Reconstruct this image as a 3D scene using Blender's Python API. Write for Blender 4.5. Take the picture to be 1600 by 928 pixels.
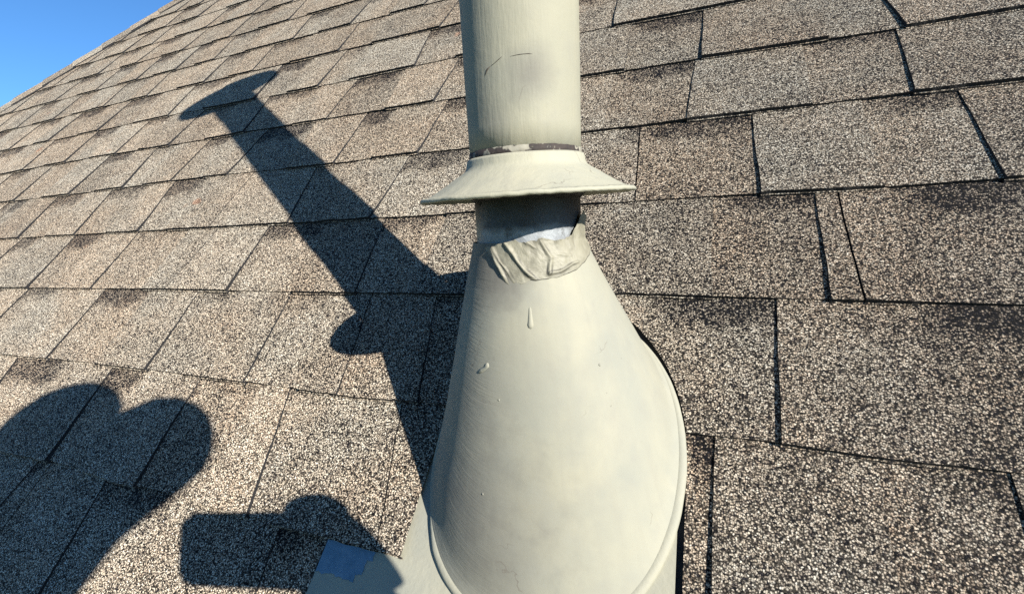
import bpy, bmesh, math, random
from math import sin, cos, pi, radians
from mathutils import Vector, Matrix, noise
random.seed(11)
SC = bpy.context.scene
for o in list(bpy.data.objects): bpy.data.objects.remove(o)
C = SC.collection
E = 0.143                       # one shingle exposure in metres; everything on the roof is measured in it
PITCH = 0.7830075653
CA, SA = cos(PITCH), sin(PITCH)
H_CAM, T0 = 2.8224746, 0.9209035

# ------------------------------------------------------------------ camera
RW = Matrix(((0.9310284, -0.03543808, 0.36322205), (0.36112796, 0.23306508, -0.90292152), (-0.05265657, 0.97181521, 0.22978789)))
CAMP = Vector((0, -1.99101412, 2.00055638)) * E
cd = bpy.data.cameras.new('camera'); cam = bpy.data.objects.new('camera', cd); C.objects.link(cam)
cam.matrix_world = Matrix.Translation(CAMP) @ RW.to_4x4()
cd.sensor_width = 36; cd.lens = 36 * 692.04 / 1600; cd.shift_y = 37.57 / 1600
cd.clip_start = 0.01; cd.clip_end = 4000
SC.camera = cam
# ------------------------------------------------------------------ sky and sun
SUN = Vector((0.7617, -0.4270, 0.4873)).normalized()
w = bpy.data.worlds.new('World'); SC.world = w; w.use_nodes = True
nt = w.node_tree; nt.nodes.clear()
sky = nt.nodes.new('ShaderNodeTexSky'); sky.sky_type = 'NISHITA'; sky.sun_disc = False
sky.sun_elevation = math.asin(SUN.z); sky.sun_rotation = math.atan2(SUN.x, SUN.y)
sky.air_density = 1.0; sky.dust_density = 0.2; sky.ozone_density = 2.5; sky.altitude = 100
bg = nt.nodes.new('ShaderNodeBackground'); bg.inputs[1].default_value = 0.051
ow = nt.nodes.new('ShaderNodeOutputWorld')
tintn = nt.nodes.new('ShaderNodeMix'); tintn.data_type = 'RGBA'; tintn.blend_type = 'MULTIPLY'; tintn.inputs[0].default_value = 1; tintn.inputs[7].default_value = (.60, 1.06, 1.50, 1)
nt.links.new(sky.outputs[0], tintn.inputs[6]); nt.links.new(tintn.outputs[2], bg.inputs[0]); nt.links.new(bg.outputs[0], ow.inputs[0])
sd = bpy.data.lights.new('sun', 'SUN'); sd.energy = 5.0; sd.angle = radians(0.53); sd.color = (1, 0.95, 0.86)
so = bpy.data.objects.new('sun', sd); C.objects.link(so); so.rotation_euler = SUN.to_track_quat('Z', 'Y').to_euler(); so.location = (3, -3, 4)
SC.view_settings.view_transform = 'Standard'; SC.view_settings.look = 'None'
SC.view_settings.gamma = 1; SC.view_settings.use_curve_mapping = False
SC.view_settings.exposure = 1.10
SC.cycles.use_denoising = False
SC.cycles.max_bounces = 6

# ------------------------------------------------------------------ helpers
ROOF = Matrix(((1, 0, 0), (0, CA, -SA), (0, SA, CA))).to_4x4()      # roof frame (along eave, up slope, normal) -> world
def link(name, bm, mats, parent=None, mat4=None, smooth=False):
    me = bpy.data.meshes.new(name)
    bmesh.ops.recalc_face_normals(bm, faces=bm.faces)
    bm.to_mesh(me); bm.free()
    o = bpy.data.objects.new(name, me); C.objects.link(o)
    for m in (mats if isinstance(mats, (list, tuple)) else [mats]): me.materials.append(m)
    if smooth:
        for p in me.polygons: p.use_smooth = True
    if parent: o.parent = parent
    if mat4 is not None: o.matrix_local = mat4
    return o
def empty(name, mat4, label, cat, group=None):
    o = bpy.data.objects.new(name, None); C.objects.link(o); o.matrix_world = mat4; o.empty_display_size = .05
    o['label'] = label; o['category'] = cat
    if group: o['group'] = group
    return o
def tag(o, label, cat, group=None):
    o['label'] = label; o['category'] = cat
    if group: o['group'] = group
def box(bm, x0, x1, y0, y1, z0, z1, mi=0):
    v = [bm.verts.new((x, y, z)) for z in (z0, z1) for y in (y0, y1) for x in (x0, x1)]
    for f in ((0, 2, 3, 1), (4, 5, 7, 6), (0, 1, 5, 4), (2, 6, 7, 3), (0, 4, 6, 2), (1, 3, 7, 5)):
        bm.faces.new([v[i] for i in f]).material_index = mi
def lathe(bm, prof, n=96, wob=None, closed=False):
    rings = []
    for i, (r, z) in enumerate(prof):
        ring = []
        for k in range(n):
            a = 2 * pi * k / n
            rr, zz = (r, z) if wob is None else wob(i, a, r, z)
            ring.append(bm.verts.new((rr * cos(a), rr * sin(a), zz)))
        rings.append(ring)
    m = len(rings)
    for i in range(m if closed else m - 1):
        A, B = rings[i], rings[(i + 1) % m]
        for k in range(n): bm.faces.new((A[k], A[(k + 1) % n], B[(k + 1) % n], B[k]))
    return rings
def lerp(L, x):
    if x <= L[0][0]: return L[0][1]
    for (a, b), (c, d) in zip(L, L[1:]):
        if x <= c: return b + (d - b) * (x - a) / (c - a)
    return L[-1][1]
# ---- node helpers
class NT:
    def __init__(s, name):
        s.m = bpy.data.materials.new(name); s.m.use_nodes = True; s.t = s.m.node_tree; s.t.nodes.clear()
        s.out = s.n('OutputMaterial'); s.b = s.n('BsdfPrincipled'); s.l(s.b.outputs[0], s.out.inputs[0])
    def n(s, ty, **kw):
        x = s.t.nodes.new('ShaderNode' + ty)
        for k, v in kw.items():
            if hasattr(x, k) and not k[0].isupper(): setattr(x, k, v)
        return x
    def l(s, a, b): s.t.links.new(a, b)
    def coord(s, sc=(1, 1, 1), rot=(0, 0, 0), which='Object'):
        tc = s.n('TexCoord'); mp = s.n('Mapping'); mp.inputs['Scale'].default_value = sc; mp.inputs['Rotation'].default_value = rot
        s.l(tc.outputs[which], mp.inputs[0]); return mp.outputs[0]
    def noise(s, vec, scale, detail=2, rough=.5, dist=0):
        x = s.n('TexNoise'); x.inputs['Scale'].default_value = scale; x.inputs['Detail'].default_value = detail
        x.inputs['Roughness'].default_value = rough; x.inputs['Distortion'].default_value = dist
        if vec is not None: s.l(vec, x.inputs['Vector'])
        return x
    def ramp(s, fac, stops, interp='LINEAR'):
        x = s.n('ValToRGB'); r = x.color_ramp; r.interpolation = interp
        while len(r.elements) < len(stops): r.elements.new(.5)
        for e, (p, c) in zip(r.elements, stops):
            e.position = p; e.color = (c, c, c, 1) if isinstance(c, (int, float)) else (*c, 1)
        s.l(fac, x.inputs[0]); return x.outputs[0]
    def math(s, op, a, b=None, c=None, clamp=False):
        x = s.n('Math'); x.operation = op; x.use_clamp = clamp
        for i, v in enumerate((a, b, c)):
            if v is None: continue
            if isinstance(v, (int, float)): x.inputs[i].default_value = v
            else: s.l(v, x.inputs[i])
        return x.outputs[0]
    def mix(s, fac, a, b, blend='MIX'):
        x = s.n('Mix'); x.data_type = 'RGBA'; x.blend_type = blend
        for sock, v in ((x.inputs[0], fac), (x.inputs[6], a), (x.inputs[7], b)):
            if isinstance(v, (int, float)): sock.default_value = v
            elif isinstance(v, tuple): sock.default_value = (*v, 1)
            else: s.l(v, sock)
        return x.outputs[2]
    def bump(s, h, strength, dist, prev=None):
        x = s.n('Bump'); x.inputs['Strength'].default_value = strength; x.inputs['Distance'].default_value = dist
        s.l(h, x.inputs['Height'])
        if prev is not None: s.l(prev, x.inputs['Normal'])
        return x.outputs[0]
    def attr(s, name):
        x = s.n('Attribute'); x.attribute_name = name; return x
def flat(name, col, rough=.6, metal=0, sc=30, var=.15, bump=.0):
    t = NT(name); v = t.coord(); nz = t.noise(v, sc, 4, .6)
    k = t.ramp(nz.outputs[0], [(.3, 1 - var), (.7, 1 + var)])
    t.l(t.mix(1, col, k, 'MULTIPLY'), t.b.inputs['Base Color'])
    t.b.inputs['Roughness'].default_value = rough; t.b.inputs['Metallic'].default_value = metal
    if bump: t.l(t.bump(nz.outputs[0], bump, .01), t.b.inputs['Normal'])
    return t.m

# ------------------------------------------------------------------ shingle material
def shingle_material(name='asphalt_granules', far=False):
    t = NT(name); v = t.coord()
    # slightly distorted coordinates so granules are chips, not cells on a grid
    vo = t.n('TexVoronoi'); vo.feature = 'F1'; vo.inputs['Scale'].default_value = 700; vo.inputs['Randomness'].default_value = 1
    wn = t.noise(v, 380, 2, .5); wo = t.n('VectorMath'); wo.operation = 'MULTIPLY_ADD'; t.l(wn.outputs['Color'], wo.inputs[0]); wo.inputs[1].default_value = (.0022,) * 3; t.l(v, wo.inputs[2]); vw = wo.outputs[0]
    t.l(vw, vo.inputs['Vector'])
    vs = t.n('TexVoronoi'); vs.feature = 'F1'; vs.inputs['Scale'].default_value = 900; t.l(v, vs.inputs['Vector'])
    sep = t.n('SeparateColor'); t.l(vo.outputs['Color'], sep.inputs[0])
    sep2 = t.n('SeparateColor'); t.l(vs.outputs['Color'], sep2.inputs[0])
    tone = t.attr('tone').outputs['Fac']; tint = t.math('ADD', t.math('MULTIPLY', t.attr('tint').outputs['Fac'], .5), t.ramp(t.noise(v, 8, 3, .5).outputs[0], [(.35, 0.0), (.65, .55)])); band = t.attr('band').outputs['Fac']
    big = t.noise(t.coord((1, 1, 1)), 14, 4, .6, .4).outputs[0]
    clus = t.noise(v, 120, 3, .6).outputs[0]
    mid = t.noise(v, 45, 3, .6).outputs[0]
    # soft edged dark band printed on the upper part of the low areas
    bnd = t.math('ADD', band, t.math('MULTIPLY', t.math('SUBTRACT', mid, .5), 1.1))
    bnd = t.ramp(bnd, [(.38, 0.0), (.85, 1.0)])
    # chance of a light granule
    r = t.math('ADD', sep.outputs[0], t.math('MULTIPLY', t.math('SUBTRACT', clus, .5), .36))
    r = t.math('ADD', r, t.math('MULTIPLY', t.math('SUBTRACT', big, .5), .4))
    r = t.math('ADD', r, t.math('MULTIPLY', t.math('SUBTRACT', tone, .5), .34))
    r = t.math('SUBTRACT', r, t.math('MULTIPLY', bnd, .40))
    base = t.ramp(r, [(0.0, (.010, .010, .013)), (.09, (.024, .022, .026)), (.16, (.085, .070, .058)), (.26, (.23, .189, .148)),
                      (.52, (.39, .33, .25)), (.80, (.54, .47, .365)), (1.0, (.69, .63, .52))])
    warm = t.mix(t.math('MULTIPLY', sep.outputs[1], .6), base, t.mix(1, base, (1.14, .92, .78), 'MULTIPLY'))
    cool = t.mix(t.math('MULTIPLY', sep.outputs[2], .6), base, t.mix(1, base, (.92, .98, 1.06), 'MULTIPLY'))
    col = t.mix(t.ramp(tint, [(.2, 0.0), (.8, 1.0)]), cool, warm)
    # gaps between granules show asphalt, crevice shade painted in with it
    gap = t.ramp(vo.outputs['Distance'], [(.33, 1.0), (.60, .10)])
    col = t.mix(1, col, gap, 'MULTIPLY')
    fine = t.ramp(sep2.outputs[0], [(.0, .62), (.5, 1.0), (1, 1.22)])
    col = t.mix(1, col, fine, 'MULTIPLY')
    # rare rusty speck
    rs = t.ramp(t.noise(v, 9, 2, .5).outputs[0], [(.735, 0.0), (.77, .5)])
    col = t.mix(rs, col, t.mix(1, col, (1.2, .62, .42), 'MULTIPLY'))
    t.l(col, t.b.inputs['Base Color'])
    t.b.inputs['Roughness'].default_value = .82; t.b.inputs['Diffuse Roughness'].default_value = .9; t.b.inputs['Specular IOR Level'].default_value = .12
    hgt = t.math('SUBTRACT', 1.0, vo.outputs['Distance'])
    hgt = t.math('ADD', hgt, t.math('MULTIPLY', sep.outputs[1], .6))
    b1 = t.bump(mid, .35, .004)
    b2 = t.bump(hgt, .3, .0007, b1)
    t.l(b2, t.b.inputs['Normal'])
    return t.m
M_SH = shingle_material()
M_EDGE = flat('asphalt_cut_edge', (.012, .0115, .013), .9, 0, 400, .5, .4)
M_FELT = flat('underlay_felt', (.02, .02, .021), .95, 0, 60, .2)

# ------------------------------------------------------------------ the roof slope with its courses of laminated shingles
WIG = {
 -1:[(-6.44,-0.035),(-5.68,-0.009),(-4.89,-0.013),(-4.57,-0.028),(-3.96,-0.011),(-2.63,-0.019),(-2.23,-0.004),(-1.87,-0.004),(-1.59,0.002)],
 0:[(-8.07,-0.023),(-6.97,-0.004),(-5.15,0.004),(-3.70,-0.003),(-2.43,-0.018),(-1.91,0.005),(0.04,0.006),(0.53,0.012),(0.97,-0.002),(1.55,0.002)],
 1:[(-9.60,-0.008),(-5.72,0.005),(-3.77,-0.005),(-1.97,-0.002),(-0.43,0.029),(1.04,-0.008),(1.79,-0.014)],
 2:[(-11.14,0.011),(-7.24,-0.005),(-5.62,-0.019),(-3.19,-0.027),(-2.26,-0.029),(-0.92,-0.012),(0.51,-0.002),(1.28,-0.018),(2.04,-0.000)],
 3:[(-12.66,0.016),(-9.64,0.006),(-7.76,0.035),(-6.45,0.038),(-4.44,-0.011),(-3.14,0.009),(-2.32,-0.011),(-1.07,0.007),(-0.05,0.017),(0.98,0.011),(1.65,0.017),(2.29,0.011)],
 4:[(-14.05,-0.03),(-12.30,0.038),(-10.65,0.051),(-8.69,0.034),(-7.42,0.014),(-6.61,0.040),(-4.70,0.031),(-3.19,0.019),(-2.69,0.020),(-1.24,0.017),(0.06,-0.006),(1.66,-0.049),(2.52,-0.051)],
 5:[(-15.58,-0.03),(-14.71,-0.001),(-12.26,0.008),(-9.07,0.05),(-7.87,-0.005),(-6.52,0.000),(-5.59,-0.010),(-3.04,0.038),(-1.39,0.014),(0.13,-0.022)],
 6:[(-14.93,-0.03),(-12.24,0.043),(-9.38,0.065),(-6.17,0.048)],
}
# low (single layer) areas read off the photograph: left edge at top / at butt, right edge at top / at butt
SEG = [(-1,-7.63,-7.43,-6.53,-6.53),(-1,-5.72,-5.65,-5.09,-5.09),(-1,-4.33,-4.29,-3.51,-3.51),(-1,-3.17,-2.95,-2.73,-2.73),(-1,-0.25,-0.25,0.19,0.16),(-1,0.97,0.97,1.50,1.50),
 (0,-8.81,-8.86,-7.97,-7.97),(0,-6.97,-6.97,-6.01,-6.01),(0,-5.18,-5.14,-4.54,-4.54),(0,-3.77,-3.71,-3.05,-3.05),(0,-2.06,-1.86,-1.69,-1.69),(0,-0.27,-0.27,0.57,0.53),(0,1.30,1.30,1.90,1.95),
 (1,-8.84,-8.79,-8.04,-8.04),(1,-7.27,-7.25,-6.17,-6.17),(1,-4.72,-4.70,-3.75,-3.75),(1,-3.02,-2.94,-2.27,-2.27),(1,0.17,0.17,0.88,0.87),(1,1.32,1.32,2.30,2.36),
 (2,-8.98,-8.84,-7.97,-7.97),(2,-7.40,-7.24,-6.63,-6.63),(2,-4.54,-4.41,-3.87,-3.87),(2,-3.11,-3.21,-2.27,-2.27),(2,-0.67,-0.67,0.49,0.52),(2,1.29,1.29,1.91,1.95),
 (3,-0.83,-0.83,0.01,-0.05),(3,0.95,0.95,1.68,1.64),(4,-0.72,-0.72,0.07,0.06)]
SEAMS = {1:[(-5.6,-5.72),(1.02,1.04)], 2:[(-0.47,-0.43),(-5.7,-5.75)], -1:[(-2.01,-1.79)], 0:[(-2.75,-2.62)]}
K0, K1, S_R = -9, 22, 12.0
HIP0, HIPD = Vector((-19.49, 8.46)), Vector((3.86, 4.65)).normalized()
def hip_s(t): return HIP0.x + (t - HIP0.y) * HIPD.x / HIPD.y
def tline(k, s):
    if k in WIG:
        L = WIG[k]; base = lerp(L, s)
    else: base = .02 * noise.noise(Vector((s * .3, k * 7.3, 1.2)))
    return T0 + k + base + .005 * noise.noise(Vector((s * 9, k * 3.1, 0))) + .003 * noise.noise(Vector((s * 37, k * 3.1, 5)))
HL, HT, ZOFF = .026, .052, -.012           # low / high layer thickness at the butt
def course_pieces(k):
    """list of (left_top, left_bot, right_top, right_bot, high?)"""
    lo = [s[1:] for s in SEG if s[0] == k]
    if lo: lo.sort()
    else:
        lo = []
    rnd = random.Random(100 + k)
    end = hip_s(T0 + k) - 1.0
    # fill leftwards and rightwards with random ones
    x = lo[0][0] if lo else rnd.uniform(-1, 0)
    ref = x
    L = []
    while x > end:
        x -= rnd.uniform(.55, 1.35)                    # raised tab
        r = x; wd = rnd.uniform(.5, 1.15); x -= wd
        if x < end: break
        a = rnd.uniform(-.07, .07); b = rnd.uniform(-.04, .04)
        L.append((x + a, x - a, r + b, r - b))
    x = lo[-1][2] if lo else ref
    R = []
    while x < S_R + 1:
        x += rnd.uniform(.55, 1.35)
        l = x; wd = rnd.uniform(.5, 1.15); x += wd
        a = rnd.uniform(-.05, .05); b = rnd.uniform(-.07, .07)
        R.append((l + a, l - a, x + b, x - b))
    lows = sorted(L + lo + R)
    P = []; pt, pb = end - 1.5, end - 1.5
    for (lt, lb, rt, rb) in lows:
        P.append((pt, pb, lt, lb, True)); P.append((lt, lb, rt, rb, False)); pt, pb = rt, rb
    P.append((pt, pb, S_R + 3, S_R + 3, True))
    # seams split raised pieces
    for (a, b) in SEAMS.get(k, []) + [(q, q) for q in [x0 + .37 * ((k * 37) % 11) / 3 for x0 in range(-20, 12, 7)] if k < -1 or k > 5 or q > 3 or q < -9]:
        for i, (pt, pb, qt, qb, h) in enumerate(P):
            if pt + .08 < a < qt - .08 and pb + .08 < b < qb - .08:
                P[i:i + 1] = [(pt, pb, a - .006, b - .006, h), (a + .006, b + .006, qt, qb, h)]; break
    return P
def build_piece(bm, k, lt, lb, rt, rb, high, rnd, la, flags):
    """one shingle piece as a closed slab; ragged edges; returns nothing"""
    tone, tint = flags
    th = (HT if high else HL) + rnd.uniform(-.004, .006)
    near = -10 < (lt + rt) / 2 < 5 and k < 6
    ns = max(2, int((rb - lb) / (.035 if near else .2))); nv = 8 if near else 4
    dl = (lambda v: .006 * noise.noise(Vector((v * 14, lt * 5.3, k * 2.7))) + .012 * noise.noise(Vector((v * 2.5, lt * 5.3, k * 2.7))) * 1) if near else (lambda v: 0)
    dr = (lambda v: .006 * noise.noise(Vector((v * 14, rt * 5.3, k * 2.7))) + .012 * noise.noise(Vector((v * 2.5, rt * 5.3, k * 2.7))) * 1) if near else (lambda v: 0)
    cl = rnd.uniform(0, .010) if rnd.random() < .5 else 0
    top, bot = [], []
    for j in range(nv + 1):
        v = j / nv * 1.12
        rt_, rb_ = [], []
        for i in range(ns + 1):
            u = i / ns
            l = lb + (lt - lb) * v + dl(v); r = rb + (rt - rb) * v + dr(v)
            s = l + (r - l) * u
            t = tline(k, s) + v + (0 if high else .004)
            if not high and v == 0: t += .008
            z = ZOFF + (min(th, HL) * (1 - v / 1.12) + max(0, th - HL) * (1 - .62 * v) if high else th * (1 - v / 1.12)) + .004 * noise.noise(Vector((s * 1.3, t * 1.3, 3))) * (1 - v / 1.12) + cl * max(0, 1 - v * 4) * (abs(u - .5) * 2) ** 2
            zb = ZOFF - .006 + (0 if v < 1.05 else 0)
            zt = max(z, zb + .004)
            rt_.append(bm.verts.new((s * E, t * E, zt * E))); rb_.append(bm.verts.new((s * E, t * E, (zb - .006) * E)))
        top.append(rt_); bot.append(rb_)
    def fc(vs, mi, v0=None):
        f = bm.faces.new(vs); f.material_index = mi
        f[la['tone']] = tone; f[la['tint']] = tint
        return f
    for j in range(nv):
        for i in range(ns):
            f = fc((top[j][i], top[j][i + 1], top[j + 1][i + 1], top[j + 1][i]), 0)
            fc((bot[j + 1][i], bot[j + 1][i + 1], bot[j][i + 1], bot[j][i]), 1)
    if high:
        def row(dt, hz):
            r = []
            for i in range(ns + 1):
                c = top[0][i].co; b = bot[0][i].co
                dd = dt + .004 * noise.noise(Vector((c.x / E * 3, k * 2.2, 1))) + .002 * noise.noise(Vector((c.x / E * 25, k * 2.2, 1)))
                r.append(bm.verts.new((c.x, c.y - max(0, dd) * E, b.z + (c.z - b.z) * hz)))
            return r
        r0 = [bm.verts.new((v_.co.x, v_.co.y - .002 * E, v_.co.z)) for v_ in bot[0]]; r1, r2, r3 = row(.013, .0), row(.011, .50), row(.001, .55)
        for A, B, mi in ((r1, r2, 1), (r2, r3, 0), (r3, top[0], 1)):
            for i in range(ns): fc((A[i], A[i + 1], B[i + 1], B[i]), mi)
        for v_ in r0: bm.verts.remove(v_)
        for q in (0, ns): fc((bot[0][q], r1[q], r2[q], r3[q], top[0][q]), 1)
    for i in range(ns):
        if high: fc((bot[0][i], bot[0][i + 1], r1[i + 1], r1[i]), 1); continue
        fc((bot[0][i], bot[0][i + 1], top[0][i + 1], top[0][i]), 1)
        fc((top[nv][i], top[nv][i + 1], bot[nv][i + 1], bot[nv][i]), 1)
    for j in range(nv):
        fc((bot[j + 1][0], bot[j][0], top[j][0], top[j + 1][0]), 1)
        fc((bot[j][ns], bot[j + 1][ns], top[j + 1][ns], top[j][ns]), 1)
    # dark band strength per vertex of the top
    for j in range(nv + 1):
        v = j / nv * 1.12
        for i in range(ns + 1):
            s = lb + (rb - lb) * i / ns
            dR = (rb - s); dL = s - lb
            if not high:
                b = max(0, min(1, (v - .58 - .12 * noise.noise(Vector((lb * 3.3, k, 0))) - .08 * noise.noise(Vector((s * 3, k, 4)))) / .34))
                soft = min(1, (dL + .1) / .3) if s > -1.2 else min(1, (dR + .1) / .3)
                top[j][i][la['band']] = b * soft * la['bs']
            else: top[j][i][la['band']] = max(0, .35 * noise.noise(Vector((s * 1.1, k * 5.5, 2)))) * max(0, v - .4) * 2.2
def clip_hip(bm):
    n = Vector((-HIPD.y, HIPD.x, 0))
    bmesh.ops.bisect_plane(bm, geom=bm.verts[:] + bm.edges[:] + bm.faces[:], plane_co=Vector((HIP0.x * E, HIP0.y * E, 0)), plane_no=n, clear_outer=True)
    bmesh.ops.bisect_plane(bm, geom=bm.verts[:] + bm.edges[:] + bm.faces[:], plane_co=Vector((S_R * E, 0, 0)), plane_no=Vector((1, 0, 0)), clear_outer=True)
    bmesh.ops.bisect_plane(bm, geom=bm.verts[:] + bm.edges[:] + bm.faces[:], plane_co=Vector((0, (T0 + K1 + 1) * E, 0)), plane_no=Vector((0, 1, 0)), clear_outer=True)

house = empty('house', ROOF, 'steep house roof of weathered tan and black laminated asphalt shingles under the vent', 'house')
FL, FR = -2.21, .62                         # side edges of the flashing's base plate
CUT_C, CUT_A, CUT_B, CUT_E = (-.785, .80), .825, 1.09, 1.9
def cutter():
    bm = bmesh.new(); P = []
    P.append((CUT_C[0] - CUT_A + .02, -1.0)); 
    n = 40
    P2 = [(CUT_C[0] + CUT_A - .005, -1.0), (CUT_C[0] + CUT_A, CUT_C[1])]
    for i in range(1, n):
        a = pi * i / n; c, s = cos(a), sin(a); e = 2 / CUT_E
        P2.append((CUT_C[0] + CUT_A * (1 if c > 0 else -1) * abs(c) ** e + .004 * noise.noise(Vector((i * 1.7, 0, 0))), CUT_C[1] + CUT_B * abs(s) ** e))
    P2.append((CUT_C[0] - CUT_A, CUT_C[1]))
    P = P2 + P
    lo = [bm.verts.new((x * E, y * E, -.2 * E)) for x, y in P]; hi = [bm.verts.new((x * E, y * E, .3 * E)) for x, y in P]
    bm.faces.new(lo[::-1]); bm.faces.new(hi)
    for i in range(len(P)): bm.faces.new((lo[i], lo[(i + 1) % len(P)], hi[(i + 1) % len(P)], hi[i]))
    o = link('cutter', bm, M_EDGE, house); return o
cut = cutter()
bmall = bmesh.new()
def layers(bm):
    return {'tone': bm.faces.layers.float.new('tone'), 'tint': bm.faces.layers.float.new('tint'), 'band': bm.verts.layers.float.new('band'), 'bs': 1.0}
la_all = layers(bmall)
slope_objs = []
SPECIAL = {}
for k in range(K0, K1 + 1):
    rnd = random.Random(500 + k)
    for (lt, lb, rt, rb, high) in course_pieces(k):
        if max(rt, rb) < hip_s(T0 + k) - .6: continue
        tone = rnd.gauss(.5, .13) + (.03 if high else -.04); tint = rnd.random()
        if k == -1 and -.4 < lb < .3: tone = .56
        fl = (tone, tint)
        under = k == -2 and rb > FL and lb < FR
        nearcut = k in (-1, 0, 1, 2) and rb > -1.9 and lb < .3
        if k == -2:
            # left of the plate / under it / right of it
            parts = []
            if lb < FL: parts.append((lt, lb, min(rt, FL - .012), min(rb, FL - .012), high))
            if under: parts.append((max(lt, FL + .02), max(lb, FL + .02), min(rt, FR), min(rb, FR), None))
            if rb > FR: parts.append((max(lt, FR), max(lb, FR), rt, rb, high))
        else: parts = [(lt, lb, rt, rb, high)]
        for (a, b, c, d, h) in parts:
            if d - b < .02: continue
            if nearcut:
                bm = bmesh.new(); la = layers(bm); la['bs'] = .9
                build_piece(bm, k, a, b, c, d, h, rnd, la, fl)
                bmesh.ops.recalc_face_normals(bm, faces=bm.faces)
                o = link('piece', bm, [M_SH, M_EDGE], house)
                md = o.modifiers.new('b', 'BOOLEAN'); md.operation = 'DIFFERENCE'; md.solver = 'EXACT'; md.object = cut
                dg = bpy.context.evaluated_depsgraph_get(); me = bpy.data.meshes.new_from_object(o.evaluated_get(dg))
                bmall.from_mesh(me)
                bpy.data.objects.remove(o); bpy.data.meshes.remove(me)
            else:
                hh = False if h is None else h
                la_all['bs'] = rnd.choice((.55, .8, .95, 1.1))
                build_piece(bmall, k, a, b, c, d, hh, rnd, la_all, fl)
bpy.data.objects.remove(cut)
clip_hip(bmall)
me = bpy.data.meshes.new('shingle_slope'); bmall.to_mesh(me); bmall.free()
slope = bpy.data.objects.new('shingle_slope', me); C.objects.link(slope); slope.parent = house
me.materials.append(M_SH); me.materials.append(M_EDGE)
# felt / deck under the shingles
T_TOP, T_EAVE = T0 + K1 + 1, T0 + K0
def sheet(name, pts, mat, z=-.03, th=.12, parent=house):
    bm = bmesh.new()
    a = [bm.verts.new((x * E, y * E, z * E)) for x, y in pts]; b = [bm.verts.new((x * E, y * E, (z - th) * E)) for x, y in pts]
    bm.faces.new(a); bm.faces.new(b[::-1])
    for i in range(len(pts)): bm.faces.new((a[i], b[i], b[(i + 1) % len(pts)], a[(i + 1) % len(pts)]))
    return link(name, bm, mat, parent)
sheet('roof_deck', [(hip_s(T_EAVE) + .1, T_EAVE + .05), (S_R - .05, T_EAVE + .05), (S_R - .05, T_TOP - .05), (hip_s(T_TOP) + .1, T_TOP - .05)], M_FELT)
# the slope beyond the hip and the back slope
def wp(s, t, n=0): return ROOF @ Vector((s * E, t * E, n * E))
RI = ROOF.inverted()
h0, h1 = wp(hip_s(T_EAVE), T_EAVE), wp(hip_s(T_TOP), T_TOP)
hd = (h1 - h0).normalized(); side = Vector((-hd.y, hd.x, 0)).normalized()
eave_dir = Vector((1, 0, 0)); er = eave_dir - 2 * side * (eave_dir @ side)      # mirror of the eave direction in the hip's plan line
def back_mat():
    m = M_SH.copy(); m.name = 'asphalt_granules_far_slope'; return m
M_SH2 = back_mat()
def poly_obj(name, pts, mat, parent=house, th=.02):
    bm = bmesh.new(); v = [bm.verts.new(RI @ p) for p in pts]; f = bm.faces.new(v)
    r = bmesh.ops.extrude_face_region(bm, geom=[f]); dn = (RI.to_3x3() @ Vector((0, 0, -th)))
    for x in r['geom']:
        if isinstance(x, bmesh.types.BMVert): x.co += dn
    return link(name, bm, mat, parent)
if er.x > 0 and (h0 - er).x > h0.x: pass
down = Vector((-(er.y), er.x, 0)); 
if er @ side < 0: er = -er
farl = h0 + er * 4.5
poly_obj('side_slope', [h0, h1, farl], M_SH2)
r1 = wp(S_R, T_TOP); back = Vector((0, T_TOP * CA * E * 2, 0))
yb = h1.y + (h1.y - h0.y)
poly_obj('back_slope', [h1, Vector((h0.x, yb, h0.z)), Vector((r1.x, yb, h0.z)), r1], M_SH2)
# hip caps: bent shingle pieces lapped one over another
def cap_piece(name, p0, d, left, right, L=1.45, wd=.82, lift=.03):
    """p0 roof-frame start (E), d direction, left/right outward directions lying in the two slopes"""
    bm = bmesh.new(); rows = []
    for j in range(5):
        v = j / 4
        row = []
        for i in range(9):
            u = i / 8 * 2 - 1
            sidev = left if u < 0 else right
            a = abs(u)
            # rounded over the crest
            up = Vector((-0.0, 0, 1))
            q = p0 + d * (v * L) + sidev * (a * wd)
            q += upv * (lift * (1 - v) + .035 - .10 * max(0, .25 - a))
            row.append(q)
        rows.append(row)
    T = [[bm.verts.new(q * E) for q in r] for r in rows]; B = [[bm.verts.new((q - upv * .028) * E) for q in r] for r in rows]
    for j in range(4):
        for i in range(8):
            bm.faces.new((T[j][i], T[j][i + 1], T[j + 1][i + 1], T[j + 1][i])).material_index = 0
            bm.faces.new((B[j][i], B[j + 1][i], B[j + 1][i + 1], B[j][i + 1])).material_index = 1
    for i in range(8):
        bm.faces.new((T[0][i], B[0][i], B[0][i + 1], T[0][i + 1])).material_index = 1
        bm.faces.new((T[4][i], T[4][i + 1], B[4][i + 1], B[4][i])).material_index = 1
    for j in range(4):
        bm.faces.new((T[j][0], T[j + 1][0], B[j + 1][0], B[j][0])).material_index = 1
        bm.faces.new((T[j][8], B[j][8], B[j + 1][8], T[j + 1][8])).material_index = 1
    tn = bm.faces.layers.float.new('tone'); ti = bm.faces.layers.float.new('tint')
    a, b = random.gauss(.55, .25), random.random()
    for f in bm.faces: f[tn] = a; f[ti] = b
    return link(name, bm, [M_SH, M_EDGE], house)
hd_r = (RI.to_3x3() @ hd)
n_side = (er.cross(hd)); n_side = n_side if n_side.z > 0 else -n_side
n_side_r = (RI.to_3x3() @ n_side).normalized()
right = Vector((HIPD.y, -HIPD.x, 0))
left = n_side_r.cross(hd_r).normalized()
if left.x > 0: left = -left
upv = (Vector((0, 0, 1)) + n_side_r).normalized()
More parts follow.
